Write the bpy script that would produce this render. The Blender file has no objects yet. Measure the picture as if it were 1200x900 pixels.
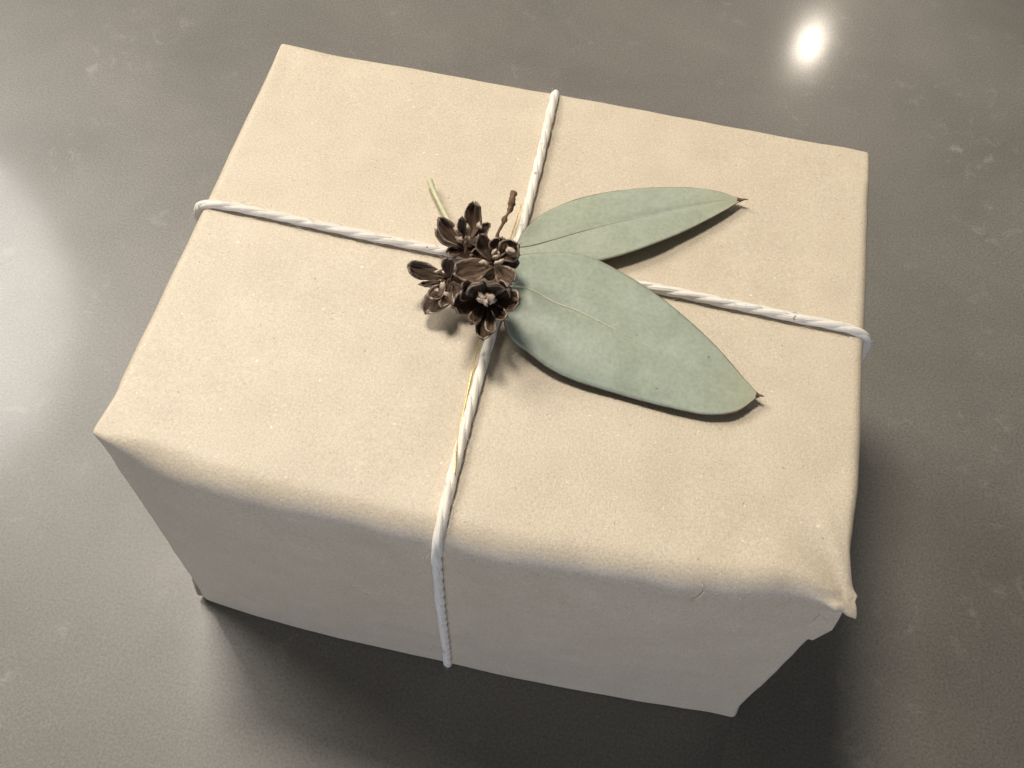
import bpy, math, random
from mathutils import Vector, Matrix, noise

random.seed(11)
scene = bpy.context.scene

# ------------------------------------------------------------------ camera
# world: metres, z up, the counter surface is z = 0, the parcel stands at the origin
CAM_LOC = (0.02595, -0.19687, 0.41006)
CAM_ROT = (0.53688, -0.04220, 0.20706)
CAM_LENS = 35.370

cam_data = bpy.data.cameras.new('camera')
cam = bpy.data.objects.new('camera', cam_data)
scene.collection.objects.link(cam)
cam.location = CAM_LOC
cam.rotation_euler = CAM_ROT
cam_data.sensor_width = 36.0
cam_data.lens = CAM_LENS
cam_data.clip_start = 0.01
cam_data.clip_end = 50.0
scene.camera = cam

# ------------------------------------------------------------------ room light
world = bpy.data.worlds.new('World')
scene.world = world
world.use_nodes = True
bg = world.node_tree.nodes['Background']
bg.inputs['Color'].default_value = (0.92, 0.96, 1.0, 1.0)
bg.inputs['Strength'].default_value = 0.08

def lamp(name, loc, target, size, energy, colour, size_y=None, spread=180):
    d = bpy.data.lights.new(name, 'AREA')
    d.shape = 'RECTANGLE' if size_y else 'DISK'
    d.size = size
    if size_y:
        d.size_y = size_y
    d.energy = energy
    d.color = colour
    d.spread = math.radians(spread)
    o = bpy.data.objects.new(name, d)
    scene.collection.objects.link(o)
    o.location = loc
    o.rotation_euler = (Vector(target) - Vector(loc)).to_track_quat('-Z', 'Y').to_euler()
    return o

# the soft bright light to the left and behind, the one whose sheen lies on the counter
lamp('window_light', (-1.92, 0.98, 1.90), (0, 0, 0.1), 1.10, 50, (1.0, 0.960, 0.90))
# ceiling downlight behind the parcel, mirrored as the small bright spot
lamp('downlight', (0.46, 2.22, 1.5), (0.2, 1.2, 0.0), 0.055, 3.4, (1.0, 0.88, 0.74))
# ceiling downlight almost overhead
lamp('downlight', (-0.41, 0.42, 1.5), (-0.41, 0.42, 0.0), 0.34, 17.5, (1.0, 0.92, 0.82))
# unseen low fill panel, added as cool ambient light for the parcel's front
lamp('front_fill', (0.4, -3.0, 0.26), (0, 0, 0.1), 2.4, 34, (0.72, 0.79, 1.0), 0.45)

scene.view_settings.view_transform = 'Standard'
scene.view_settings.look = 'None'
scene.view_settings.gamma = 1.0
scene.view_settings.exposure = 0.22
scene.view_settings.use_curve_mapping = False
scene.render.engine = 'CYCLES'

# ------------------------------------------------------------------ material helpers
class Mat:
    def __init__(self, name):
        self.m = bpy.data.materials.new(name)
        self.m.use_nodes = True
        self.nt = self.m.node_tree
        self.b = self.nt.nodes['Principled BSDF']
    def n(self, kind, **kw):
        nd = self.nt.nodes.new(kind)
        for k, v in kw.items():
            setattr(nd, k, v)
        return nd
    def link(self, a, b):
        self.nt.links.new(a, b)
    def set(self, **kw):
        for k, v in kw.items():
            self.b.inputs[k.replace('_', ' ')].default_value = v
    def coord(self, out='Object', scale=(1, 1, 1)):
        t = self.n('ShaderNodeTexCoord')
        mp = self.n('ShaderNodeMapping')
        mp.inputs['Scale'].default_value = scale
        self.link(t.outputs[out], mp.inputs['Vector'])
        return mp.outputs['Vector']
    def noise(self, vec, scale, detail=4, rough=0.55, dist=0.0):
        t = self.n('ShaderNodeTexNoise')
        t.inputs['Scale'].default_value = scale
        t.inputs['Detail'].default_value = detail
        t.inputs['Roughness'].default_value = rough
        t.inputs['Distortion'].default_value = dist
        self.link(vec, t.inputs['Vector'])
        return t.outputs['Fac']
    def ramp(self, fac, stops):
        r = self.n('ShaderNodeValToRGB')
        e = r.color_ramp.elements
        while len(e) < len(stops):
            e.new(0.5)
        for el, (p, c) in zip(e, stops):
            el.position = p
            el.color = (c, c, c, 1) if isinstance(c, (int, float)) else (*c, 1)
        self.link(fac, r.inputs['Fac'])
        return r.outputs['Color']
    def mix(self, fac, a, b, mode='MIX'):
        x = self.n('ShaderNodeMix', data_type='RGBA', blend_type=mode)
        for sock, val in ((x.inputs[0], fac), (x.inputs[6], a), (x.inputs[7], b)):
            if isinstance(val, bpy.types.NodeSocket):
                self.link(val, sock)
            elif isinstance(val, tuple):
                sock.default_value = (*val, 1)
            else:
                sock.default_value = val
        return x.outputs[2]
    def math(self, op, a, b=0.0):
        x = self.n('ShaderNodeMath', operation=op)
        for sock, val in ((x.inputs[0], a), (x.inputs[1], b)):
            if isinstance(val, bpy.types.NodeSocket):
                self.link(val, sock)
            else:
                sock.default_value = val
        return x.outputs[0]
    def bump(self, height, strength, dist, prev=None):
        x = self.n('ShaderNodeBump')
        x.inputs['Strength'].default_value = strength
        x.inputs['Distance'].default_value = dist
        self.link(height, x.inputs['Height'])
        if prev is not None:
            self.link(prev, x.inputs['Normal'])
        return x.outputs['Normal']
    def col(self, sock): self.link(sock, self.b.inputs['Base Color'])
    def nrm(self, sock): self.link(sock, self.b.inputs['Normal'])

def mat_counter():
    M = Mat('honed_stone')
    v = M.coord()
    cloud = M.noise(v, 9, 5, 0.6, 0.4)
    c = M.ramp(cloud, [(0.30, (0.130, 0.120, 0.102)), (0.70, (0.180, 0.167, 0.143))])
    # small pale mineral blotches, clustered
    blot = M.noise(v, 95, 4, 0.62, 0.6)
    clus = M.noise(v, 16, 3, 0.6)
    msk = M.math('MULTIPLY', M.ramp(blot, [(0.56, 0.0), (0.74, 1.0)]), M.ramp(clus, [(0.47, 0.0), (0.68, 1.0)]))
    c = M.mix(M.math('MULTIPLY', msk, 0.75), c, (0.30, 0.28, 0.25))
    fine = M.noise(v, 900, 3, 0.7)
    c = M.mix(0.55, c, M.ramp(fine, [(0.30, 0.22), (0.72, 0.80)]), 'OVERLAY')
    dots = M.n('ShaderNodeTexVoronoi')
    dots.inputs['Scale'].default_value = 210
    M.link(v, dots.inputs['Vector'])
    dm = M.math('MULTIPLY', M.ramp(dots.outputs['Distance'], [(0.04, 1.0), (0.13, 0.0)]),
                M.ramp(M.noise(v, 60, 2), [(0.60, 0.0), (0.66, 1.0)]))
    c = M.mix(M.math('MULTIPLY', dm, 0.45), c, (0.32, 0.30, 0.27))
    M.col(c)
    r = M.ramp(M.noise(v, 22, 4, 0.6), [(0.3, 0.40), (0.7, 0.48)])
    M.link(r, M.b.inputs['Roughness'])
    M.set(IOR=1.52, Specular_IOR_Level=0.50, Coat_Weight=0.26, Coat_Roughness=0.118, Coat_IOR=1.5)
    M.nrm(M.bump(M.noise(v, 420, 3, 0.6), 0.02, 0.001))
    return M.m

def mat_kraft(name='kraft_paper', tint=1.0):
    M = Mat(name)
    v = M.coord()
    cloud = M.noise(v, 70, 5, 0.6)
    c = M.ramp(cloud, [(0.28, (0.535 * tint, 0.452 * tint, 0.332 * tint)), (0.74, (0.590 * tint, 0.506 * tint, 0.378 * tint))])
    fine = M.noise(v, 1350, 4, 0.75)
    c = M.mix(0.46, c, M.ramp(fine, [(0.30, 0.28), (0.70, 0.72)]), 'OVERLAY')
    # pale and dark fibre streaks
    vs = M.coord(scale=(1.0, 0.22, 0.6))
    st = M.noise(vs, 1900, 2, 0.5, 1.5)
    c = M.mix(M.math('MULTIPLY', M.ramp(st, [(0.66, 0.0), (0.72, 1.0)]), 0.35), c, (0.80, 0.70, 0.54))
    vs2 = M.coord(scale=(0.3, 1.0, 1.0))
    st2 = M.noise(vs2, 1500, 2, 0.5, 1.5)
    c = M.mix(M.math('MULTIPLY', M.ramp(st2, [(0.27, 1.0), (0.34, 0.0)]), 0.30), c, (0.25, 0.16, 0.09))
    # bark specks and pale flecks in the pulp
    def flecks(scale, share, r0, r1, colour, amount, c, shift):
        mp = M.n('ShaderNodeMapping')
        mp.inputs['Location'].default_value = (shift, shift * 0.7, shift * 1.3)
        M.link(M.coord(), mp.inputs['Vector'])
        wv = M.n('ShaderNodeVectorMath', operation='ADD')
        nz = M.n('ShaderNodeTexNoise')
        nz.inputs['Scale'].default_value = 1400
        M.link(v, nz.inputs['Vector'])
        sc = M.n('ShaderNodeVectorMath', operation='SCALE')
        sc.inputs['Scale'].default_value = 0.0011
        M.link(nz.outputs['Color'], sc.inputs[0])
        M.link(mp.outputs['Vector'], wv.inputs[0])
        M.link(sc.outputs[0], wv.inputs[1])
        vo = M.n('ShaderNodeTexVoronoi')
        vo.inputs['Scale'].default_value = scale
        M.link(wv.outputs[0], vo.inputs['Vector'])
        pick = M.n('ShaderNodeSeparateColor')
        M.link(vo.outputs['Color'], pick.inputs[0])
        rad = M.math('ADD', M.math('MULTIPLY', M.math('POWER', pick.outputs[1], 4.0), r1 - r0), r0)
        near = M.math('LESS_THAN', vo.outputs['Distance'], rad)
        some = M.math('GREATER_THAN', pick.outputs[0], 1 - share)
        return M.mix(M.math('MULTIPLY', M.math('MULTIPLY', near, some), amount), c, colour)
    c = flecks(420, 0.17, 0.05, 0.12, (0.12, 0.07, 0.04), 0.75, c, 0.0)
    c = flecks(560, 0.30, 0.08, 0.18, (0.27, 0.18, 0.11), 0.55, c, 3.1)
    c = flecks(430, 0.22, 0.09, 0.19, (0.86, 0.78, 0.64), 0.6, c, 7.7)
    M.col(c)
    M.set(Roughness=0.50, Specular_IOR_Level=0.5)
    b = M.bump(M.noise(v, 45, 3, 0.5), 0.06, 0.002)
    b = M.bump(M.noise(v, 1250, 4, 0.65), 0.34, 0.0004, b)
    M.nrm(b)
    return M.m

def mat_cotton():
    M = Mat('cotton_twine')
    fib = M.noise(M.coord('UV', (0.03, 9, 1)), 3.0, 3, 0.55)
    c = M.ramp(fib, [(0.28, (0.68, 0.61, 0.50)), (0.56, (0.87, 0.82, 0.72))])
    o = M.coord()
    fl = M.math('MULTIPLY', M.ramp(M.noise(o, 260, 2), [(0.735, 0.0), (0.755, 1.0)]), 0.7)
    c = M.mix(fl, c, (0.20, 0.11, 0.05))
    M.col(c)
    M.set(Roughness=0.85, Specular_IOR_Level=0.2)
    M.set(Sheen_Weight=0.25, Sheen_Roughness=0.5)
    M.nrm(M.bump(fib, 0.55, 0.0006))
    return M.m

def mat_leaf(name, base, alt, veins):
    M = Mat(name)
    o = M.coord()
    c = M.ramp(M.noise(o, 90, 5, 0.6), [(0.30, base), (0.72, alt)])
    c = M.mix(0.30, c, M.ramp(M.noise(o, 700, 3, 0.65), [(0.32, 0.33), (0.68, 0.67)]), 'OVERLAY')
    # waxy bluish bloom in patches
    c = M.mix(M.math('MULTIPLY', M.ramp(M.noise(o, 45, 3, 0.55), [(0.50, 0.0), (0.72, 1.0)]), 0.18), c, (0.33, 0.39, 0.34))
    # side veins from the uv: u along the leaf, v across from -1 to 1 (stored 0..1)
    sep = M.n('ShaderNodeSeparateXYZ')
    M.link(M.coord('UV'), sep.inputs[0])
    av = M.math('ABSOLUTE', M.math('SUBTRACT', M.math('MULTIPLY', sep.outputs['Y'], 2.0), 1.0))
    wob = M.math('MULTIPLY', M.noise(o, 60, 3), 1.1)
    ph = M.math('ADD', M.math('SUBTRACT', M.math('MULTIPLY', sep.outputs['X'], 17.0), M.math('MULTIPLY', av, 3.2)), wob)
    fr = M.math('ABSOLUTE', M.math('SUBTRACT', M.math('FRACT', ph), 0.5))
    vein = M.ramp(fr, [(0.0, 1.0), (0.07, 0.0)])
    c = M.mix(M.math('MULTIPLY', vein, veins), c, (0.40, 0.45, 0.33))
    # a few brown specks
    sp = M.ramp(M.noise(o, 330, 2), [(0.735, 0.0), (0.76, 1.0)])
    c = M.mix(M.math('MULTIPLY', sp, 0.6), c, (0.13, 0.09, 0.05))
    # yellowed dry end
    c = M.mix(M.math('MULTIPLY', M.ramp(sep.outputs['X'], [(0.80, 0.0), (1.0, 1.0)]), 0.45), c, (0.36, 0.34, 0.20))
    M.col(c)
    M.set(Roughness=0.46, Specular_IOR_Level=0.42)
    b = M.bump(vein, 0.03, 0.0004)
    b = M.bump(M.noise(o, 160, 4, 0.6), 0.12, 0.0010, b)
    M.nrm(M.bump(M.noise(o, 900, 2), 0.08, 0.0003, b))
    return M.m

def mat_plain(name, a, b, scale, rough, spec=0.4, bump=0.3, bd=0.0005, stretch=(1, 1, 1), metallic=0.0):
    M = Mat(name)
    v = M.coord(scale=stretch)
    f = M.noise(v, scale, 4, 0.6)
    M.col(M.ramp(f, [(0.3, a), (0.7, b)]))
    M.set(Roughness=rough, Specular_IOR_Level=spec, Metallic=metallic)
    M.nrm(M.bump(f, bump, bd))
    return M.m

def mat_scale():
    # woody cone scale: dark brown face, tan worn edge (attribute edge: 0 middle, 1 rim)
    M = Mat('cone_scale')
    at = M.n('ShaderNodeAttribute', attribute_name='edge')
    o = M.coord()
    uv = M.coord('UV', (0.5, 7, 1))
    grain = M.noise(uv, 3.0, 4, 0.6)
    dark = M.ramp(grain, [(0.36, (0.024, 0.013, 0.008)), (0.68, (0.27, 0.170, 0.108))])
    pale = M.ramp(M.noise(o, 800, 3), [(0.3, (0.16, 0.105, 0.07)), (0.66, (0.60, 0.50, 0.39))])
    e = M.math('ADD', at.outputs['Fac'], M.math('MULTIPLY', M.math('SUBTRACT', M.noise(o, 420, 4, 0.65), 0.5), 1.6))
    c = M.mix(M.ramp(e, [(0.56, 0.0), (1.0, 0.85)]), dark, pale)
    # dry outer skin is duller and lighter, with pale ribs
    back = M.n('ShaderNodeAttribute', attribute_name='outer')
    outer = M.ramp(grain, [(0.38, (0.05, 0.028, 0.017)), (0.66, (0.46, 0.34, 0.24))])
    c = M.mix(back.outputs['Fac'], c, outer)
    M.col(c)
    M.set(Roughness=0.62, Specular_IOR_Level=0.35)
    M.nrm(M.bump(grain, 0.9, 0.0010))
    return M.m

COUNTER = mat_counter()
KRAFT = mat_kraft()
COTTON = mat_cotton()
LEAF_A = mat_leaf('leaf_skin_long', (0.280, 0.318, 0.236), (0.335, 0.372, 0.288), 0.04)
LEAF_B = mat_leaf('leaf_skin_short', (0.285, 0.314, 0.230), (0.335, 0.362, 0.272), 0.04)
MIDRIB = mat_plain('leaf_midrib', (0.40, 0.41, 0.28), (0.52, 0.52, 0.38), 300, 0.5)
MIDRIB_DULL = mat_plain('leaf_midrib_dull', (0.20, 0.20, 0.145), (0.27, 0.27, 0.20), 300, 0.5)
MARGIN = mat_plain('leaf_margin', (0.085, 0.045, 0.028), (0.20, 0.125, 0.075), 260, 0.6)
STALK_M = mat_plain('green_stalk', (0.44, 0.43, 0.24), (0.64, 0.61, 0.40), 220, 0.55)
TWIG_M = mat_plain('dry_twig', (0.075, 0.04, 0.022), (0.26, 0.165, 0.095), 420, 0.8, 0.2, 0.9, 0.001)
SEED_M = mat_plain('cone_core', (0.30, 0.215, 0.145), (0.62, 0.51, 0.39), 700, 0.75, 0.25, 0.9, 0.0008)
SCALE_M = mat_scale()
GOLD_M = mat_plain('gold_thread', (0.75, 0.48, 0.14), (0.95, 0.72, 0.30), 900, 0.33, 0.5, 0.5, 0.0003, metallic=0.75)

# ------------------------------------------------------------------ mesh helpers
def mesh_object(name, verts, faces, material, parent=None, uvs=None, smooth=True, attrs=None):
    me = bpy.data.meshes.new(name)
    me.from_pydata([tuple(v) for v in verts], [], faces)
    if smooth:
        me.polygons.foreach_set('use_smooth', [True] * len(me.polygons))
    if uvs is not None:
        lay = me.uv_layers.new(name='UVMap')
        vi = [0] * len(me.loops)
        me.loops.foreach_get('vertex_index', vi)
        flat = []
        for i in vi:
            flat += uvs[i]
        lay.data.foreach_set('uv', flat)
    for k, vals in (attrs or {}).items():
        a = me.attributes.new(k, 'FLOAT', 'POINT')
        a.data.foreach_set('value', vals)
    me.materials.append(material)
    me.update()
    o = bpy.data.objects.new(name, me)
    scene.collection.objects.link(o)
    if parent:
        o.parent = parent
    return o

def empty(name, loc, label, category, group=None):
    o = bpy.data.objects.new(name, None)
    o.empty_display_size = 0.01
    scene.collection.objects.link(o)
    o.location = loc
    o['label'] = label
    o['category'] = category
    if group:
        o['group'] = group
    return o

def attach(o, parent):
    """parent a mesh whose vertices are given in world coordinates"""
    o.parent = parent
    o.matrix_parent_inverse = Matrix.Translation(-parent.location)
    return o

def smoothstep(a, b, x):
    t = min(1.0, max(0.0, (x - a) / (b - a)))
    return t * t * (3 - 2 * t)

def lerp(a, b, t):
    return a + (b - a) * t

def mm(p):
    return Vector(p) * 0.001

def catmull(pts, n):
    """n points along a smooth curve through pts"""
    P = [Vector(p) for p in pts]
    d = [0.0]
    for a, b in zip(P, P[1:]):
        d.append(d[-1] + max((b - a).length, 1e-9))
    L = d[-1]
    out = []
    k = 0
    for i in range(n):
        s = L * i / (n - 1)
        while k < len(P) - 2 and s > d[k + 1]:
            k += 1
        u = (s - d[k]) / (d[k + 1] - d[k])
        p1, p2 = P[k], P[k + 1]
        p0 = P[k - 1] if k > 0 else p1 * 2 - p2
        p3 = P[k + 2] if k + 2 < len(P) else p2 * 2 - p1
        out.append(0.5 * ((2 * p1) + (p2 - p0) * u + (2 * p0 - 5 * p1 + 4 * p2 - p3) * u * u + (3 * p1 - p0 - 3 * p2 + p3) * u ** 3))
    return out

def frames(path, closed=False):
    n = len(path)
    T = []
    for i in range(n):
        a = path[i - 1] if (i > 0 or closed) else path[i]
        b = path[(i + 1) % n] if (i < n - 1 or closed) else path[i]
        T.append((b - a).normalized())
    ref = Vector((0, 0, 1)) if abs(T[0].z) < 0.9 else Vector((1, 0, 0))
    N = [(ref - T[0] * ref.dot(T[0])).normalized()]
    for i in range(1, n):
        v = N[-1] - T[i] * N[-1].dot(T[i])
        N.append(v.normalized())
    return T, N

def tube(verts, faces, uvs, path, radii, sides=8, cap=True):
    T, N = frames(path)
    base = len(verts)
    length = 0.0
    for i, p in enumerate(path):
        if i:
            length += (p - path[i - 1]).length
        B = T[i].cross(N[i])
        r = radii[i] if isinstance(radii, (list, tuple)) else radii
        for k in range(sides):
            a = 2 * math.pi * k / sides
            verts.append(p + (N[i] * math.cos(a) + B * math.sin(a)) * r)
            uvs.append((length * 400, k / sides))
    for i in range(len(path) - 1):
        for k in range(sides):
            a = base + i * sides + k
            b = base + i * sides + (k + 1) % sides
            faces.append((a, b, b + sides, a + sides))
    if cap:
        faces.append(tuple(base + k for k in reversed(range(sides))))
        e = base + (len(path) - 1) * sides
        faces.append(tuple(e + k for k in range(sides)))

def sheet(grid, thick, uvfun=None):
    """closed thin solid from a grid of points (rows of Vectors); returns verts, faces, uvs, edge, outer"""
    R, Cn = len(grid), len(grid[0])
    nor = []
    for i in range(R):
        row = []
        for j in range(Cn):
            du = grid[min(i + 1, R - 1)][j] - grid[max(i - 1, 0)][j]
            dv = grid[i][min(j + 1, Cn - 1)] - grid[i][max(j - 1, 0)]
            nn = du.cross(dv)
            row.append(nn.normalized() if nn.length > 1e-14 else None)
        nor.append(row)
    for i in range(R):
        for j in range(Cn):
            if nor[i][j] is None:
                ii = min(max(i, 1), R - 2)
                nor[i][j] = nor[ii][j] or Vector((0, 0, 1))
    verts, uvs = [], []
    for side in (1, -1):
        for i in range(R):
            for j in range(Cn):
                verts.append(grid[i][j] + nor[i][j] * (side * thick / 2))
                uvs.append((i / (R - 1), j / (Cn - 1)))
    faces = []
    q = R * Cn
    for i in range(R - 1):
        for j in range(Cn - 1):
            a = i * Cn + j
            faces.append((a, a + Cn, a + Cn + 1, a + 1))
            faces.append((q + a, q + a + 1, q + a + Cn + 1, q + a + Cn))
    ring = [(0, j) for j in range(Cn)] + [(i, Cn - 1) for i in range(1, R)] + \
           [(R - 1, j) for j in range(Cn - 2, -1, -1)] + [(i, 0) for i in range(R - 2, 0, -1)]
    for (i, j), (k, l) in zip(ring, ring[1:] + ring[:1]):
        a, b = i * Cn + j, k * Cn + l
        faces.append((a, b, q + b, q + a))
    return verts, faces, uvs

# ------------------------------------------------------------------ the counter
cv, cf = [], []
S = 2.0
cv = [(-S, -S, -0.03), (S, -S, -0.03), (S, S, -0.03), (-S, S, -0.03), (-S, -S, 0), (S, -S, 0), (S, S, 0), (-S, S, 0)]
cf = [(3, 2, 1, 0), (4, 5, 6, 7), (0, 1, 5, 4), (1, 2, 6, 5), (2, 3, 7, 6), (3, 0, 4, 7)]
counter = mesh_object('countertop', cv, cf, COUNTER, smooth=False)
counter['kind'] = 'structure'
counter['label'] = 'dark grey brown honed stone countertop with faint pale mottling'

# ------------------------------------------------------------------ the wrapped parcel
A, B, H = 0.1110, 0.0853, 0.1473          # half width, half depth, height

def paper(p):
    """a point of the plain box (x, y, z on its surface) -> the soft wrapped paper surface"""
    x, y, z = p
    dc = math.hypot(A - abs(x), B - abs(y))             # distance to the nearest upright edge
    f = smoothstep(0.0, 0.020, dc)
    fy = smoothstep(0.0, 0.03, dc)
    top = smoothstep(H - 0.05, H - 0.012, z)
    front = smoothstep(0.0, 0.03, -y - B + 0.045)
    # rounding per side
    rf_y = lerp(0.0015, 0.0075, f) if y < 0 else lerp(0.0011, 0.003, f)
    rf_z = lerp(0.0012, 0.0085, f) if y < 0 else lerp(0.0011, 0.003, f)
    rs = lerp(0.0012, 0.0034 if x < 0 else 0.0032, fy)
    rx = lerp(0.0022, rs, top)
    ry = lerp(0.0025, rf_y, top)
    # how much of the rounding in z belongs to the front/back edge and how much to the sides
    wy = smoothstep(0.024, 0.010, B - abs(y))
    wx = smoothstep(0.020, 0.004, A - abs(x))
    rz_top = max(0.0015, max(wy * rf_z, wx * rs))
    cx = min(max(x, -A + rx), A - rx)
    cy = min(max(y, -B + ry), B - ry)
    cz = min(max(z, 0.0025), H - rz_top)
    d = Vector(((x - cx) / rx, (y - cy) / ry, (z - cz) / (rz_top if z > cz else 0.0025)))
    pw = lerp(2.0, 1.85, smoothstep(-B + 0.03, -B + 0.018, y) * smoothstep(H * 0.6, H * 0.7, z) * f)
    L = (abs(d.x) ** pw + abs(d.y) ** pw + abs(d.z) ** pw) ** (1 / pw)
    if L > 1.0:
        d = d / L
    q = Vector((cx + d.x * rx, cy + d.y * ry, cz + d.z * (rz_top if z > cz else 0.0025)))
    n = Vector((d.x / rx, d.y / ry, d.z / rz_top))
    n = n.normalized() if n.length > 0 else Vector((0, 0, 1))
    # the front bulges: fullest just below the top edge, less at the foot
    fw = smoothstep(-B + 0.032, -B, q.y)
    across = max(0.0, 1 - abs(q.x / A) ** (4.2 if q.x < 0 else 2.6))
    g = lerp(0.0045, 0.0105, smoothstep(0.0, 0.13, q.z))
    q.y -= g * across * fw
    # slack paper: soft undulations and a few shallow creases
    q += n * (0.00055 * noise.noise(q * 24 + Vector((3.1, 0, 7))) + 0.00022 * noise.noise(q * 75))
    edge = fw * smoothstep(H - 0.05, H - 0.018, q.z) * smoothstep(H + 0.004, H - 0.012, q.z)
    q += n * edge * (0.0018 * noise.noise(Vector((q.x * 30, 1.7, q.z * 24))) + 0.0006 * noise.noise(Vector((q.x * 95, 4.7, q.z * 60))))
    # pinch under the twine where it turns the front edge
    q += n * -0.0007 * edge * math.exp(-((q.x + 0.0045) / 0.006) ** 2)
    # dog-ear of slack paper at the front right corner
    c = Vector((A, -B, H))
    dc_ = (q - c).length
    w = 0.5 * math.exp(-(dc_ / 0.0115) ** 2) + 0.62 * math.exp(-dc_ / 0.0042)
    q += Vector((0.0036, -0.0044, -0.0084)) * w
    # creases radiating from the dog-ear
    ang = math.atan2(q.y + B, A - q.x)
    q += n * 0.0007 * math.exp(-(dc_ / 0.020) ** 2) * (1 - math.exp(-(dc_ / 0.005) ** 2)) * (1 - 2.4 * abs(math.sin(ang * 3.2 + q.z * 60)))
    w2 = math.exp(-((q - Vector((A, -B + 0.019, H))).length / 0.012) ** 2)
    q += Vector((-0.0012, 0, 0)) * w2
    # front left corner stands out to a point, foot corners flare slightly
    w3 = math.exp(-((q - Vector((-A, -B, H))).length / 0.009) ** 2)
    q += Vector((-0.0003, -0.0004, 0.0004)) * w3
    w4 = math.exp(-((q - Vector((A, -B, 0))).length / 0.008) ** 2)
    q += Vector((0.0008, -0.0010, 0.0)) * w4
    # slightly crumpled back corners
    w5 = math.exp(-((q - Vector((A, B, H))).length / 0.010) ** 2)
    q += Vector((-0.0006, -0.0010, -0.0006)) * w5
    q.z = max(q.z, 0.0003)
    return q

def ticks(h, n, dense):
    """positions from -h to h, closer together near both ends"""
    out = []
    for i in range(n + 1):
        t = -1 + 2 * i / n
        s = math.copysign(abs(t), t)
        out.append(h * ((1 - dense) * s + dense * math.sin(s * math.pi / 2)))
    return out

def box_surface():
    xs = ticks(A, 110, 0.6)
    ys = ticks(B, 86, 0.6)
    zs = [H / 2 + t for t in ticks(H / 2, 74, 0.6)]
    index, verts, faces = {}, [], []
    def vid(i, j, k):
        key = (i, j, k)
        if key not in index:
            index[key] = len(verts)
            verts.append(paper((xs[i], ys[j], zs[k])))
        return index[key]
    nx, ny, nz = len(xs) - 1, len(ys) - 1, len(zs) - 1
    for i in range(nx):
        for j in range(ny):
            faces.append((vid(i, j, nz), vid(i + 1, j, nz), vid(i + 1, j + 1, nz), vid(i, j + 1, nz)))
            faces.append((vid(i, j, 0), vid(i, j + 1, 0), vid(i + 1, j + 1, 0), vid(i + 1, j, 0)))
    for i in range(nx):
        for k in range(nz):
            faces.append((vid(i, 0, k), vid(i + 1, 0, k), vid(i + 1, 0, k + 1), vid(i, 0, k + 1)))
            faces.append((vid(i, ny, k), vid(i, ny, k + 1), vid(i + 1, ny, k + 1), vid(i + 1, ny, k)))
    for j in range(ny):
        for k in range(nz):
            faces.append((vid(0, j, k), vid(0, j, k + 1), vid(0, j + 1, k + 1), vid(0, j + 1, k)))
            faces.append((vid(nx, j, k), vid(nx, j + 1, k), vid(nx, j + 1, k + 1), vid(nx, j, k + 1)))
    return verts, faces

gift = empty('gift_box', (0, 0, 0), 'gift box wrapped in plain tan kraft paper with folded corners', 'gift box')
v, f = box_surface()
attach(mesh_object('wrapping_paper', v, f, KRAFT), gift)

def thin_panel(name, outline, offset, thick, parent, inset=0.0):
    """flat folded sheet: outline points in world metres, pushed out along offset"""
    n = len(outline)
    o = Vector(offset)
    P = [Vector(p) for p in outline]
    vv = [p + o for p in P] + [p + o + o.normalized() * thick for p in P]
    ff = [tuple(range(n)), tuple(range(2 * n - 1, n - 1, -1))]
    for i in range(n):
        j = (i + 1) % n
        ff.append((i, i + n, j + n, j))
    ob = mesh_object(name, vv, ff, KRAFT, smooth=False)
    return attach(ob, parent)

# the envelope folds on both ends: two side flaps, the top flap, then the pointed bottom flap over them
for sx in (-1, 1):
    X = sx * (A - 0.0004)
    e = 0.004
    thin_panel('side_flap', [(X, -B + e, e), (X, -B + e, H - 0.012), (X, -B + 0.05, H * 0.5)], (sx * 0.0006, 0, 0), 0.0002, gift)
    thin_panel('side_flap', [(X, B - e, e), (X, B - e, H - 0.012), (X, B - 0.05, H * 0.5)], (sx * 0.0006, 0, 0), 0.0002, gift)
    thin_panel('top_flap', [(X, -B + 0.010, H - 0.014), (X, B - 0.010, H - 0.014), (X, 0.022, H * 0.46), (X, -0.022, H * 0.46)], (sx * 0.0010, 0, 0), 0.0002, gift)
    thin_panel('bottom_flap', [(X, -B + 0.008, 0.006), (X, B - 0.008, 0.006), (X, 0.018, H * 0.60), (X, -0.018, H * 0.60)], (sx * 0.0014, 0, 0), 0.0002, gift)

# the loose folded layer that shows as a pale sliver below the right dog-ear
def fold(name, grid, thick=0.0003):
    vv, ff, uu = sheet([[Vector(p) for p in row] for row in grid], thick)
    return attach(mesh_object(name, vv, ff, KRAFT, uvs=uu, smooth=False), gift)
fold('corner_fold', [
    [(A - 0.0060, -B + 0.0012, H - 0.012), (A + 0.0002, -B + 0.0002, H - 0.0125), (A + 0.0004, -B + 0.006, H - 0.014)],
    [(A - 0.0045, -B - 0.0004, H - 0.019), (A + 0.0006, -B - 0.0010, H - 0.0185), (A + 0.0010, -B + 0.007, H - 0.022)],
    [(A - 0.0058, -B - 0.0010, H - 0.030), (A + 0.0014, -B - 0.0013, H - 0.027), (A + 0.0008, -B + 0.007, H - 0.034)],
    [(A - 0.0030, -B + 0.0006, H - 0.044), (A + 0.0001, -B - 0.0002, H - 0.042), (A + 0.0004, -B + 0.006, H - 0.050)]])
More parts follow.
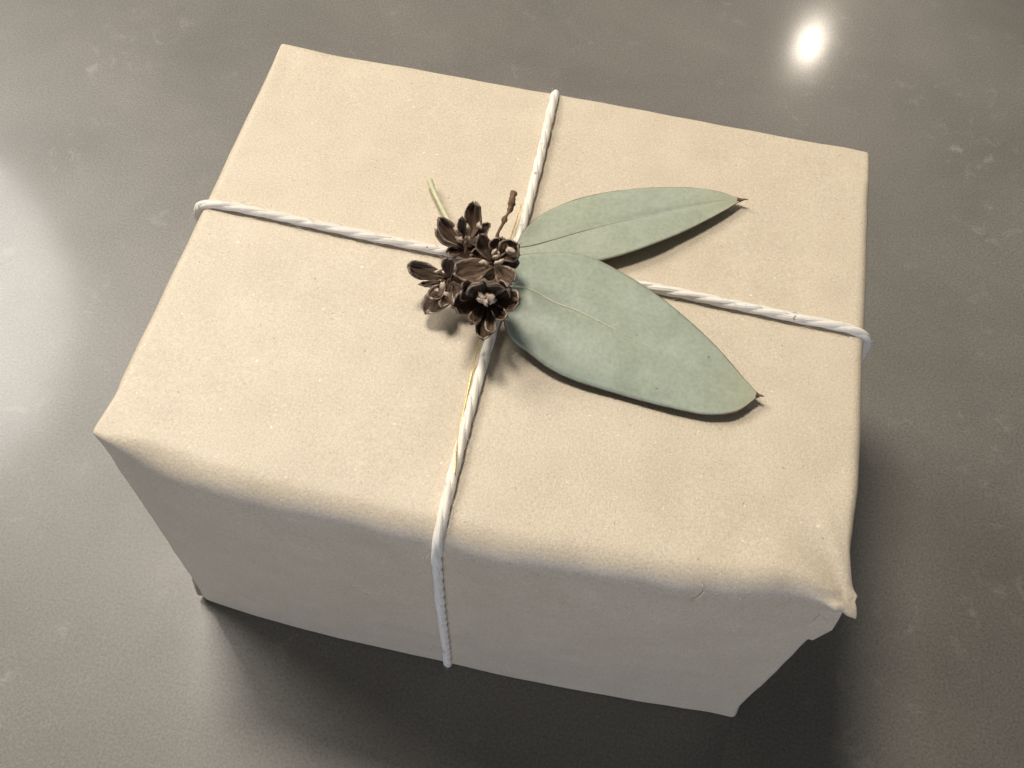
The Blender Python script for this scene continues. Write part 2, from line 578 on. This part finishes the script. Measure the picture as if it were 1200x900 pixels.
fold('corner_fold', [
    [(-A + 0.0020, -B + 0.008, 0.022), (-A - 0.0002, -B + 0.0010, 0.022)],
    [(-A - 0.0002, -B + 0.008, 0.012), (-A - 0.0010, -B + 0.0002, 0.011)],
    [(-A - 0.0002, -B + 0.008, 0.005), (-A - 0.0016, -B - 0.0002, 0.004)],
    [(-A + 0.0010, -B + 0.008, 0.0008), (-A - 0.0006, -B + 0.0006, 0.0008)]])

# a stray paper fibre lifting off the front edge
fv, ff_, fu = [], [], []
FIBRE = ((0.0690, -B, H), (0.0700, -B, H - 0.004), (0.0690, -B, H - 0.008), (0.0675, -B, H - 0.011))
tube(fv, ff_, fu, catmull([paper(p) + Vector((0, -0.0008, 0.0004)) for p in FIBRE], 12), 0.00013, 4)
attach(mesh_object('paper_fibre', fv, ff_, KRAFT, uvs=fu), gift)

# ------------------------------------------------------------------ the twine
TW = 0.00165                                 # radius of the laid twine
CROSS_X = lambda y: -0.0050 + 0.0006 * math.sin(y * 38 + 0.6)
LONG_Y = lambda x: 0.0030 - 0.0010 * math.exp(-(x / 0.03) ** 2) + 0.0006 * math.sin(x * 40)

def perimeter(points, closed_n):
    """walk a list of corner points, evenly spaced"""
    P = [Vector(p) for p in points]
    segs = list(zip(P, P[1:] + P[:1]))
    tot = sum((b - a).length for a, b in segs)
    out = []
    for a, b in segs:
        k = max(2, int(closed_n * (b - a).length / tot))
        out += [a.lerp(b, i / k) for i in range(k)]
    return out

def loop_path(kind):
    raw = []
    if kind == 'cross':
        base = perimeter([(0, B, H), (0, -B, H), (0, -B, 0), (0, B, 0)], 420)
        for p in base:
            raw.append(paper((CROSS_X(p.y), p.y, p.z)))
    else:
        base = perimeter([(-A, 0, H), (A, 0, H), (A, 0, 0), (-A, 0, 0)], 480)
        for p in base:
            raw.append(paper((p.x, LONG_Y(p.x), p.z)))
    # push out by the twine radius along the section normal
    n = len(raw)
    out = []
    for i in range(n):
        t = (raw[(i + 2) % n] - raw[i - 2]).normalized()
        if kind == 'cross':
            nn = t.cross(Vector((1, 0, 0)))
        else:
            nn = Vector((0, 1, 0)).cross(t)
        c = Vector((raw[i].x if kind == 'cross' else 0, raw[i].y if kind != 'cross' else 0, H / 2))
        if nn.dot(raw[i] - c) < 0:
            nn = -nn
        out.append(raw[i] + nn.normalized() * TW * 0.93)
    # relax: a taut cord bridges small hollows
    for _ in range(14):
        out = [(out[i - 1] + out[i] * 2 + out[(i + 1) % n]) / 4 for i in range(n)]
    for p in out:
        if p.z < 0.03:
            p.z = max(p.z, 0.0018)
    if kind == 'long':                       # stands a little off the paper at both side edges
        for p in out:
            k_ = smoothstep(A - 0.004, A, abs(p.x)) * smoothstep(H - 0.05, H - 0.012, p.z)
            p.x += math.copysign(0.0013 if p.x < 0 else 0.0005, p.x) * k_
    if kind == 'long':                       # passes over the other cord
        for p in out:
            if p.z > H / 2:
                p.z += 0.0026 * math.exp(-((p.x + 0.005) / 0.006) ** 2)
    # even spacing
    return catmull(out + [out[0]], int(n * 2.8))

def strand_paths(path, plies, orbit, pitch):
    T, N = frames(path)
    res = [[] for _ in range(plies)]
    s = 0.0
    for i, p in enumerate(path):
        if i:
            s += (p - path[i - 1]).length
        Bn = T[i].cross(N[i])
        wob = 0.5 * noise.noise(Vector((s * 60, 2.2, 0)))
        ob = orbit * (1 + 0.12 * noise.noise(Vector((s * 90, 9.0, 1))))
        for k in range(plies):
            a = -2 * math.pi * (s / pitch + k / plies) + wob
            res[k].append(p + (N[i] * math.cos(a) + Bn * math.sin(a)) * ob)
    return res

twine = empty('twine', (-0.005, 0.002, 0.0), 'cream white twisted cotton twine tied crosswise around the kraft paper parcel', 'twine')
fz_v, fz_f, fz_u = [], [], []
for kind, nm in (('cross', 'crosswise_loop'), ('long', 'lengthwise_loop')):
    path = loop_path(kind)
    # the loop is a cord core with its three plies laid round it
    cv_, cf_, cu_ = [], [], []
    tube(cv_, cf_, cu_, path, TW * 0.52, 6, cap=False)
    core = attach(mesh_object(nm, cv_, cf_, COTTON, uvs=cu_), twine)
    for ply in strand_paths(path, 3, TW * 0.285, 0.0265):
        sv, sf, su = [], [], []
        rad = [TW * 0.725 * (1 + 0.10 * noise.noise(Vector((i * 0.045, 5.5, ply[0].x * 99)))) for i in range(len(ply))]
        tube(sv, sf, su, ply, rad, 12, cap=False)
        st = mesh_object('strand', sv, sf, COTTON, uvs=su)
        st.parent = core
    # fuzz
    T, N = frames(path)
    for _ in range(450 if kind == 'cross' else 540):
        i = random.randrange(4, len(path) - 4)
        if path[i].z < 0.006:
            continue
        a = random.uniform(0, 2 * math.pi)
        Bn = T[i].cross(N[i])
        d = N[i] * math.cos(a) + Bn * math.sin(a)
        t = T[i] * random.choice((-1, 1))
        ln = random.uniform(0.0014, 0.0042)
        p0 = path[i] + d * TW * 0.9
        bend = Vector((random.uniform(-1, 1), random.uniform(-1, 1), random.uniform(-1, 1))) * 0.4
        p1 = p0 + (d * random.uniform(0.3, 0.9) + t).normalized() * ln * 0.5
        p2 = p1 + (d * random.uniform(0.0, 0.6) + t + bend).normalized() * ln * 0.5
        tube(fz_v, fz_f, fz_u, [p0, p1, p2], [0.00007, 0.00006, 0.00003], 3, cap=False)
fz = attach(mesh_object('loose_fibre', fz_v, fz_f, COTTON, uvs=fz_u), twine)
fz['kind'] = 'stuff'
# the knot where the two loops are tied, under the cones
kv, kf, ku = [], [], []
kp = []
for i in range(40):
    t = i / 39 * 4 * math.pi
    kp.append(Vector((-0.0105 + 0.0036 * math.cos(t * 0.5 + 0.6) + 0.002 * math.sin(t * 1.5), 0.0015 + 0.0038 * math.sin(t), H + 0.0048 + 0.0014 * math.cos(t * 1.5))))
tube(kv, kf, ku, catmull(kp, 110), TW * 0.9, 9)
attach(mesh_object('knot', kv, kf, COTTON, uvs=ku), twine)

# ------------------------------------------------------------------ measured shapes (millimetres)
LEAF_LONG = (
    ((-2.0,-11.7,157.0),(-2.1,-11.2,156.2),(-2.2,-10.8,155.7),(-2.2,-10.7,155.6),(-2.2,-10.4,155.1),(-2.4,-9.3,153.7),(-2.6,-7.6,151.4)),
    ((-3.3,-1.3,156.3),(1.2,-5.2,155.6),(3.8,-8.9,155.2),(4.8,-12.4,155.1),(3.9,-15.3,154.7),(1.3,-17.1,153.3),(-3.2,-17.9,151.1)),
    ((4.7,3.7,155.6),(9.0,-2.6,155.0),(11.3,-8.7,154.7),(11.6,-14.4,154.6),(9.9,-19.5,154.2),(6.2,-23.7,153.0),(0.5,-26.9,150.9)),
    ((13.1,6.2,155.0),(16.6,-2.2,154.5),(18.3,-9.8,154.2),(18.3,-16.9,154.1),(16.6,-23.0,153.7),(13.2,-27.9,152.5),(8.1,-31.7,150.6)),
    ((21.6,6.3,154.4),(24.2,-3.1,153.9),(25.2,-11.6,153.7),(24.9,-19.3,153.6),(23.2,-26.0,153.2),(20.2,-31.3,152.1),(15.8,-35.5,150.3)),
    ((30.0,3.8,153.8),(31.5,-5.6,153.4),(32.0,-14.1,153.2),(31.5,-21.6,153.1),(29.9,-28.1,152.7),(27.4,-33.3,151.7),(23.9,-37.4,150.0)),
    ((37.9,0.5,153.2),(38.7,-8.5,152.9),(38.8,-16.5,152.7),(38.1,-23.6,152.6),(36.8,-29.7,152.3),(34.7,-34.6,151.3),(32.1,-38.3,149.8)),
    ((45.6,-3.5,152.7),(45.8,-11.4,152.4),(45.5,-18.5,152.3),(44.8,-25.0,152.2),(43.7,-30.6,151.9),(42.2,-35.3,151.0),(40.2,-39.0,149.6)),
    ((52.9,-8.0,152.1),(52.7,-14.4,151.9),(52.3,-20.4,151.8),(51.6,-26.1,151.7),(50.7,-31.2,151.5),(49.6,-35.8,150.8),(48.3,-39.7,149.6)),
    ((59.8,-12.8,151.4),(59.4,-17.7,151.4),(58.9,-22.5,151.4),(58.3,-27.2,151.3),(57.7,-31.7,151.1),(57.0,-36.0,150.6),(56.4,-40.1,149.7)),
    ((66.3,-18.2,151.0),(65.8,-21.3,151.0),(65.4,-24.6,151.0),(65.0,-28.2,151.0),(64.7,-31.9,150.8),(64.5,-35.8,150.5),(64.4,-39.8,149.9)),
    ((72.3,-24.2,150.6),(72.0,-25.4,150.6),(71.8,-27.0,150.6),(71.7,-29.0,150.6),(71.7,-31.4,150.6),(71.9,-34.0,150.4),(72.3,-36.9,150.1)),
    ((78.3,-29.9,150.4),(78.3,-29.9,150.4),(78.3,-30.0,150.4),(78.3,-30.0,150.4),(78.3,-30.1,150.4),(78.3,-30.1,150.4),(78.3,-30.2,150.4)),
)
LEAF_SHORT = (
    ((-4.8,7.0,151.0),(-4.8,6.9,151.1),(-4.8,6.8,151.2),(-4.8,6.8,151.3),(-4.8,6.7,151.4),(-4.8,6.6,151.5),(-4.8,6.6,151.6)),
    ((-3.1,15.4,150.7),(-1.5,14.1,150.9),(-0.2,12.5,151.1),(0.6,10.4,151.3),(1.1,8.0,151.5),(1.2,5.1,151.6),(0.9,1.9,151.8)),
    ((0.5,22.8,150.4),(2.9,20.3,150.8),(4.7,17.4,151.1),(6.1,14.1,151.3),(7.1,10.4,151.6),(7.6,6.2,151.8),(7.7,1.6,152.0)),
    ((5.6,28.8,150.1),(8.0,25.5,150.7),(10.0,21.9,151.1),(11.6,17.9,151.4),(12.8,13.5,151.6),(13.6,8.7,151.9),(14.0,3.4,152.2)),
    ((11.5,33.6,149.9),(13.7,29.9,150.6),(15.6,26.0,151.0),(17.2,21.7,151.3),(18.5,17.0,151.6),(19.5,11.8,151.9),(20.2,6.2,152.2)),
    ((17.8,37.6,149.8),(19.7,33.9,150.5),(21.4,29.8,150.9),(22.9,25.4,151.3),(24.2,20.6,151.6),(25.3,15.3,151.8),(26.2,9.6,152.2)),
    ((24.4,40.8,149.7),(25.9,37.2,150.4),(27.4,33.3,150.9),(28.7,29.0,151.2),(29.9,24.3,151.4),(31.1,19.1,151.7),(32.2,13.5,152.0)),
    ((31.2,43.5,149.7),(32.4,40.1,150.3),(33.5,36.5,150.7),(34.7,32.4,151.0),(35.8,28.0,151.3),(36.9,23.2,151.5),(38.0,17.9,151.8)),
    ((38.1,45.8,149.7),(38.9,42.6,150.3),(39.8,39.2,150.6),(40.7,35.6,150.9),(41.7,31.7,151.0),(42.7,27.4,151.2),(43.7,22.8,151.5)),
    ((45.1,47.5,149.8),(45.6,44.7,150.2),(46.2,41.7,150.5),(46.9,38.6,150.7),(47.7,35.4,150.8),(48.5,31.9,150.9),(49.4,28.2,151.1)),
    ((52.1,48.5,149.9),(52.4,46.2,150.2),(52.8,43.8,150.3),(53.2,41.4,150.4),(53.8,39.0,150.5),(54.4,36.5,150.5),(55.1,34.0,150.6)),
    ((59.2,48.5,150.0),(59.2,47.0,150.1),(59.4,45.6,150.1),(59.6,44.2,150.2),(59.9,42.8,150.1),(60.2,41.4,150.1),(60.7,40.1,150.2)),
    ((66.0,47.0,149.9),(66.0,46.9,149.9),(66.0,46.8,149.9),(66.1,46.8,149.9),(66.1,46.7,149.9),(66.1,46.7,149.9),(66.1,46.6,149.9)),
)
CONES = (
    ('uppermost cone beside the green stalk', (-20.0,0.9,156.1), (-20.1,-3.3,171.1), (
        ((-19.1,-0.4,157.1),(-18.9,10.2,166.1),6.2,0.30),
        ((-20.0,-1.3,157.1),(-28.9,2.3,164.1),5.7,0.30),
        ((-20.6,-1.4,156.1),(-30.0,2.9,158.1),4.9,0.28),
        ((-20.0,-1.6,156.1),(-24.7,-3.8,156.1),4.2,0.25),
        ((-18.2,-1.0,158.1),(-13.8,7.7,160.1),4.2,0.30),
        ((-18.7,-0.9,156.1),(-15.2,0.7,156.1),3.9,0.30),
        ((-20.5,-1.8,160.1),(-21.2,1.4,168.1),3.0,0.35),
        ((-18.7,-0.9,159.1),(-12.5,-1.0,164.1),3.9,0.30),
    ), (((-22.2,-0.2,163.1),1.7), ((-21.1,-1.4,161.1),2.0), ((-19.5,2.4,162.1),1.5), ((-19.3,-1.0,159.1),2.0), ((-16.3,5.1,161.1),1.5))),
    ('cone with pale centre touching the shorter leaf', (-9.5,-6.7,160.1), (-7.4,-14.6,177.1), (
        ((-9.4,-8.3,162.1),(-14.2,-4.6,169.1),5.2,0.35),
        ((-8.8,-9.9,162.1),(-19.3,-16.7,164.1),8.1,0.30),
        ((-8.5,-7.9,163.1),(-7.4,-3.5,168.1),6.2,0.35),
        ((-7.4,-7.9,163.1),(-1.9,-4.5,168.1),7.1,0.45),
        ((-7.5,-9.6,162.1),(-1.5,-15.6,163.1),6.2,0.25),
        ((-9.0,-8.7,160.1),(-9.8,-13.9,159.1),5.4,0.30),
        ((-10.9,-6.4,160.1),(-16.0,-8.0,163.1),4.9,0.30),
        ((-7.1,-7.6,161.1),(-1.0,-7.3,162.1),4.4,0.30),
    ), (((-8.5,-9.5,168.1),1.2), ((-7.5,-11.8,169.1),1.1), ((-6.1,-13.7,169.1),1.6), ((-10.8,-13.6,167.1),1.6), ((-4.2,-7.0,167.1),1.6), ((-7.2,-9.4,167.1),1.0))),
    ('cone lying farthest from the leaves', (-21.6,-13.3,154.1), (-22.8,-19.5,167.1), (
        ((-22.7,-13.3,156.1),(-34.4,-15.7,161.1),5.7,0.25),
        ((-21.7,-13.9,157.1),(-22.4,-11.7,164.1),4.2,0.35),
        ((-22.1,-15.5,155.1),(-25.8,-26.0,153.1),7.6,0.45),
        ((-22.3,-15.7,157.1),(-29.8,-18.5,157.1),2.5,0.30),
        ((-20.5,-15.6,157.1),(-16.1,-20.2,156.1),4.9,0.35),
        ((-20.4,-16.9,157.1),(-20.7,-25.6,157.1),3.9,0.35),
        ((-22.0,-16.0,157.1),(-25.4,-23.9,158.1),4.4,0.40),
        ((-20.8,-13.2,156.1),(-18.5,-10.0,160.1),3.9,0.30),
    ), (((-24.5,-15.3,161.1),1.5), ((-22.2,-20.4,161.1),1.5), ((-23.7,-20.9,159.1),1.1), ((-19.9,-22.4,160.1),1.2))),
    ('dark open cone facing up above the lower twine', (-8.8,-19.1,156.1), (-5.7,-33.7,177.1), (
        ((-8.8,-19.2,158.1),(-8.6,-23.5,172.1),12.3,0.50),
        ((-9.8,-20.8,158.1),(-16.0,-32.5,169.1),7.4,0.40),
        ((-7.1,-19.5,158.1),(2.7,-25.8,169.1),7.1,0.40),
        ((-8.8,-21.5,158.1),(-9.7,-34.4,165.1),3.7,0.50),
        ((-7.9,-22.0,158.1),(-5.6,-37.5,162.1),5.4,0.50),
        ((-7.0,-21.1,158.1),(-0.4,-31.3,166.1),3.7,0.50),
        ((-10.8,-19.7,158.1),(-15.1,-25.7,169.1),6.4,0.40),
        ((-6.7,-18.0,158.1),(-1.0,-21.6,169.1),6.4,0.40),
        ((-7.4,-22.2,159.1),(-3.2,-37.2,166.1),3.2,0.50),
    ), (((-8.2,-26.3,167.1),2.5), ((-6.4,-26.0,168.1),2.5), ((-8.8,-27.1,167.1),1.2), ((-5.3,-26.3,167.1),1.1), ((-6.8,-28.0,168.1),1.2))),
)
STALK = ((-39.1,29.2,150.6), (-35.5,23.0,151.1), (-31.2,16.7,151.6), (-26.0,9.3,152.1), (-15.0,-2.6,153.6), (-7.2,-8.9,155.6), (-1.5,-11.6,156.6))
TWIG = ((-8.6,23.1,159.1), (-8.7,19.8,158.6), (-8.8,17.6,158.1), (-9.5,14.3,157.1), (-10.0,11.7,156.1), (-10.6,6.9,155.1), (-10.8,-0.2,154.1), (-11.3,-10.0,153.1))
GOLD_THREAD = ((-7.1,-22.9,156.1), (-6.8,-30.2,154.1), (-7.6,-32.6,152.6), (-8.0,-37.4,149.1), (-8.0,-43.3,147.6), (-7.6,-50.6,147.6), (-7.3,-59.7,148.0), (-6.6,-65.6,149.5), (-5.9,-70.8,150.6), (-4.8,-76.4,150.7))
GOLD_THREAD_BACK = ((-8.4,-1.2,156.1), (-7.0,7.3,153.1), (-6.9,15.5,150.3), (-6.7,20.3,150.5), (-6.5,26.1,150.5))

# ------------------------------------------------------------------ leaves
def fine_grid(ctrl, nu, nv):
    rows = [catmull([mm(p) for p in row], nv) if (Vector(row[0]) - Vector(row[-1])).length > 0.05 else [mm(row[0])] * nv for row in ctrl]
    cols = [catmull([rows[i][j] for i in range(len(rows))], nu) for j in range(nv)]
    return [[cols[j][i] for j in range(nv)] for i in range(nu)]

def build_leaf(ctrl, label, skin, rib_mat, rib_r, rib_end, tip_dir):
    nu, nv = 84, 31
    g = fine_grid(ctrl, nu, nv)
    for i in range(nu):                                   # living unevenness and the crease at the midrib
        for j in range(nv):
            s, t = i / (nu - 1), -1 + 2 * j / (nv - 1)
            k = 4 * s * (1 - s)
            g[i][j].z += k * (0.0004 * noise.noise(g[i][j] * 45) + 0.00012 * noise.noise(g[i][j] * 160)
                              - 0.0005 * math.exp(-(t / 0.10) ** 2)) + 0.0004 * k * abs(t) ** 3 * noise.noise(g[i][j] * 95)
    root = empty('eucalyptus_leaf', g[0][nv // 2], label, 'leaf', 'leaves tucked under the cones')
    vv, ff, uu = sheet(g, 0.00035)
    attach(mesh_object('blade', vv, ff, skin, uvs=uu), root)
    mid = [r[nv // 2] + Vector((0, 0, 0.00012)) for r in g]
    n = int(nu * rib_end)
    vv, ff, uu = [], [], []
    tube(vv, ff, uu, mid[:n], [rib_r * (1 - 0.8 * i / n) for i in range(n)], 6)
    attach(mesh_object('midrib', vv, ff, rib_mat, uvs=uu), root)
    for e in (0, nv - 1):
        vv, ff, uu = [], [], []
        line = [r[e] for r in g[2:]]
        rr = [0.00021 * (0.8 + 0.5 * abs(noise.noise(p * 130))) for p in line]
        tube(vv, ff, uu, line, rr, 5)
        attach(mesh_object('margin', vv, ff, MARGIN, uvs=uu), root)
    tip = g[-1][nv // 2]
    d = mm(tip_dir)
    vv, ff, uu = [], [], []
    tube(vv, ff, uu, catmull([tip - d * 0.5, tip, tip + d * 0.5 + Vector((0, 0, 0.0003)), tip + d], 9),
         [0.0011, 0.0009, 0.00075, 0.0006, 0.00045, 0.00036, 0.00028, 0.0002, 0.0001], 6)
    attach(mesh_object('tip', vv, ff, MARGIN, uvs=uu), root)
    return root

long_leaf = build_leaf(LEAF_LONG, 'broad dried grey green eucalyptus leaf with pale midrib, overlapping the slimmer leaf', LEAF_A, MIDRIB, 0.00052, 0.62, (1.6, -0.2, 0.3))
short_leaf = build_leaf(LEAF_SHORT, 'slimmer grey green eucalyptus leaf tucked beneath the broad leaf, its tip curled brown', LEAF_B, MIDRIB_DULL, 0.00038, 0.6, (2.4, 0.2, 0.6))
vv, ff, uu = [], [], []
sp = catmull([mm(p) for p in STALK], 40)
tube(vv, ff, uu, sp, [0.00105 + 0.0002 * noise.noise(p * 200) - (0.0002 if i > 2 else 0.0) for i, p in enumerate(sp)], 8)
attach(mesh_object('stalk', vv, ff, STALK_M, uvs=uu), long_leaf)

# ------------------------------------------------------------------ the cone sprig
sprig = empty('cone_sprig', (-0.009, -0.004, H), 'sprig of four small open dark brown woody cones over the twine crossing', 'cone sprig')
vv, ff, uu = [], [], []
tp = catmull([mm(p) for p in TWIG], 46)
tr = []
for i, p in enumerate(tp):
    r = 0.00048 + 0.0009 * max(0.0, noise.noise(p * 420))
    if i < 7:
        r += 0.0006 + 0.0003 * noise.noise(Vector((i * 1.3, 4.4, 0)))
    p += Vector((noise.noise(p * 300), noise.noise(p * 300 + Vector((9, 9, 9))), 0)) * 0.0005
    tr.append(r)
tube(vv, ff, uu, tp, tr, 7)
attach(mesh_object('twig', vv, ff, TWIG_M, uvs=uu), sprig)

def cone_scale(base, tip, width, cup, axis_pt, seed, parent):
    b, t = mm(base), mm(tip)
    ax = (mm(axis_pt) - b)
    d = t - b
    L = d.length
    u = d / L
    n = ax - u * ax.dot(u)
    n = n.normalized() if n.length > 1e-6 else Vector((0, 0, 1))
    s = u.cross(n).normalized()
    W = width * 0.001 / 2
    NU, NV = 12, 11
    g = []
    for i in range(NU):
        q = i / (NU - 1)
        # spoon outline: narrow claw, broad rounded blade
        w = W * (0.30 + 0.70 * smoothstep(0.0, 0.55, q)) * math.sqrt(max(0.0, 1 - max(0.0, (q - 0.52) / 0.485) ** 2.4))
        row = []
        for j in range(NV):
            v = -1 + 2 * j / (NV - 1)
            wv = w * (1 + 0.22 * noise.noise(Vector((seed, q * 3.2, v * 1.2))) + 0.10 * noise.noise(Vector((seed, q * 11, v))))
            p = b + u * (L * q) + s * (wv * v)
            p += n * (cup * W * (v * v) * math.sin(math.pi * min(0.85, q * 0.75 + 0.12)) * 1.1)      # cupped across
            p += n * (-0.16 * L * math.sin(math.pi * q * 0.9) + 0.05 * L * q)                          # and along
            p += n * (0.0010 * noise.noise(Vector((seed * 3.3, q * 2.4, v * 1.8))) + 0.00035 * noise.noise(Vector((seed, q * 7, v * 6))))
            p += u * (0.0009 * q * noise.noise(Vector((seed * 1.9, 3.3, v * 2.6))))
            p += n * (0.00022 * math.cos(v * 10 + seed + q * 2))                                               # fine ribs
            row.append(p)
        g.append(row)
    vv, ff, uu = sheet(g, 0.00042)
    q = NU * NV
    edge, outer = [0.0] * (2 * q), [0.0] * (2 * q)
    # which of the two faces looks along n (the inner one)
    nn = (g[6][5] - g[5][5]).cross(g[5][6] - g[5][5])
    inner_first = nn.dot(n) > 0
    for i in range(NU):
        for j in range(NV):
            v = abs(-1 + 2 * j / (NV - 1))
            e = max(v ** 3 * min(1.0, i / 4), (i / (NU - 1)) ** 7)
            for side in (0, 1):
                edge[side * q + i * NV + j] = e
                outer[side * q + i * NV + j] = 0.0 if (side == 0) == inner_first else 1.0
    o = mesh_object('scale', vv, ff, SCALE_M, uvs=uu, attrs={'edge': edge, 'outer': outer})
    o.parent = parent
    return o

def lump(name, c, d, parent, seed):
    """knobbly pale bit of a cone's core"""
    vv, ff = [], []
    R_, S_ = 5, 7
    c = mm(c)
    r = d * 0.001 / 2
    st_ = Vector((math.sin(seed * 5.1), math.cos(seed * 3.7), 0.6 * math.sin(seed * 9.3))).normalized()
    vv.append(c + Vector((0, 0, -r)))
    for i in range(1, R_):
        th = math.pi * i / R_
        for k in range(S_):
            ph = 2 * math.pi * k / S_
            dirv = Vector((math.sin(th) * math.cos(ph), math.sin(th) * math.sin(ph), -math.cos(th)))
            k_ = dirv * r * (1.1 + 1.2 * noise.noise(dirv * 1.9 + Vector((seed, 0, 0))))
            vv.append(c + k_ + st_ * (k_.dot(st_) * 0.9))
    vv.append(c + Vector((0, 0, r * 1.1)))
    for k in range(S_):
        ff.append((0, 1 + (k + 1) % S_, 1 + k))
        e = len(vv) - 1
        bb = 1 + (R_ - 2) * S_
        ff.append((e, bb + k, bb + (k + 1) % S_))
    for i in range(R_ - 2):
        for k in range(S_):
            a = 1 + i * S_ + k
            b_ = 1 + i * S_ + (k + 1) % S_
            ff.append((a, b_, b_ + S_, a + S_))
    o = mesh_object(name, vv, ff, SEED_M)
    o.parent = parent
    return o

seed = 1.0
for lab, centre, axis_pt, scales, bits in CONES:
    # the cone's woody body: a short spindle from its foot towards its mouth
    c, a = mm(centre), mm(axis_pt)
    d = (a - c).normalized()
    body_path = [c - d * 0.006, c - d * 0.004, c - d * 0.002, c, c + d * 0.0012, c + d * 0.0022]
    vv, ff, uu = [], [], []
    tube(vv, ff, uu, catmull(body_path, 14), [0.0008, 0.0017, 0.0026, 0.0032, 0.0036, 0.0037, 0.0036, 0.0034, 0.0031, 0.0027, 0.0022, 0.0017, 0.0011, 0.0004], 9)
    cone = attach(mesh_object('cone', vv, ff, TWIG_M, uvs=uu), sprig)
    cone['label'] = lab
    for b, t, w, cu in scales:
        seed += 1.37
        cone_scale(b, t, w, cu, axis_pt, seed, cone)
    for p, w in bits:
        seed += 0.71
        lump('core_bit', p, w, cone, seed)
    # stem down to the twig
    vv, ff, uu = [], [], []
    tube(vv, ff, uu, catmull([c - d * 0.005, c.lerp(mm(TWIG[-2]), 0.5) + Vector((0, 0, -0.003)), mm(TWIG[-2])], 10), 0.0007, 6)
    st = mesh_object('stem', vv, ff, TWIG_M, uvs=uu)
    st.parent = cone

# ------------------------------------------------------------------ gold thread
vv, ff, uu = [], [], []
gp = catmull([mm(p) for p in reversed(GOLD_THREAD_BACK)] + [mm(p) for p in GOLD_THREAD], 150)
tube(vv, ff, uu, gp, 0.00020, 5)
gt = mesh_object('gold_thread', [p - gp[75] for p in vv], ff, GOLD_M, uvs=uu)
gt.location = gp[75]
gt['label'] = 'thin gold thread running from the cones alongside the twine'
gt['category'] = 'thread'
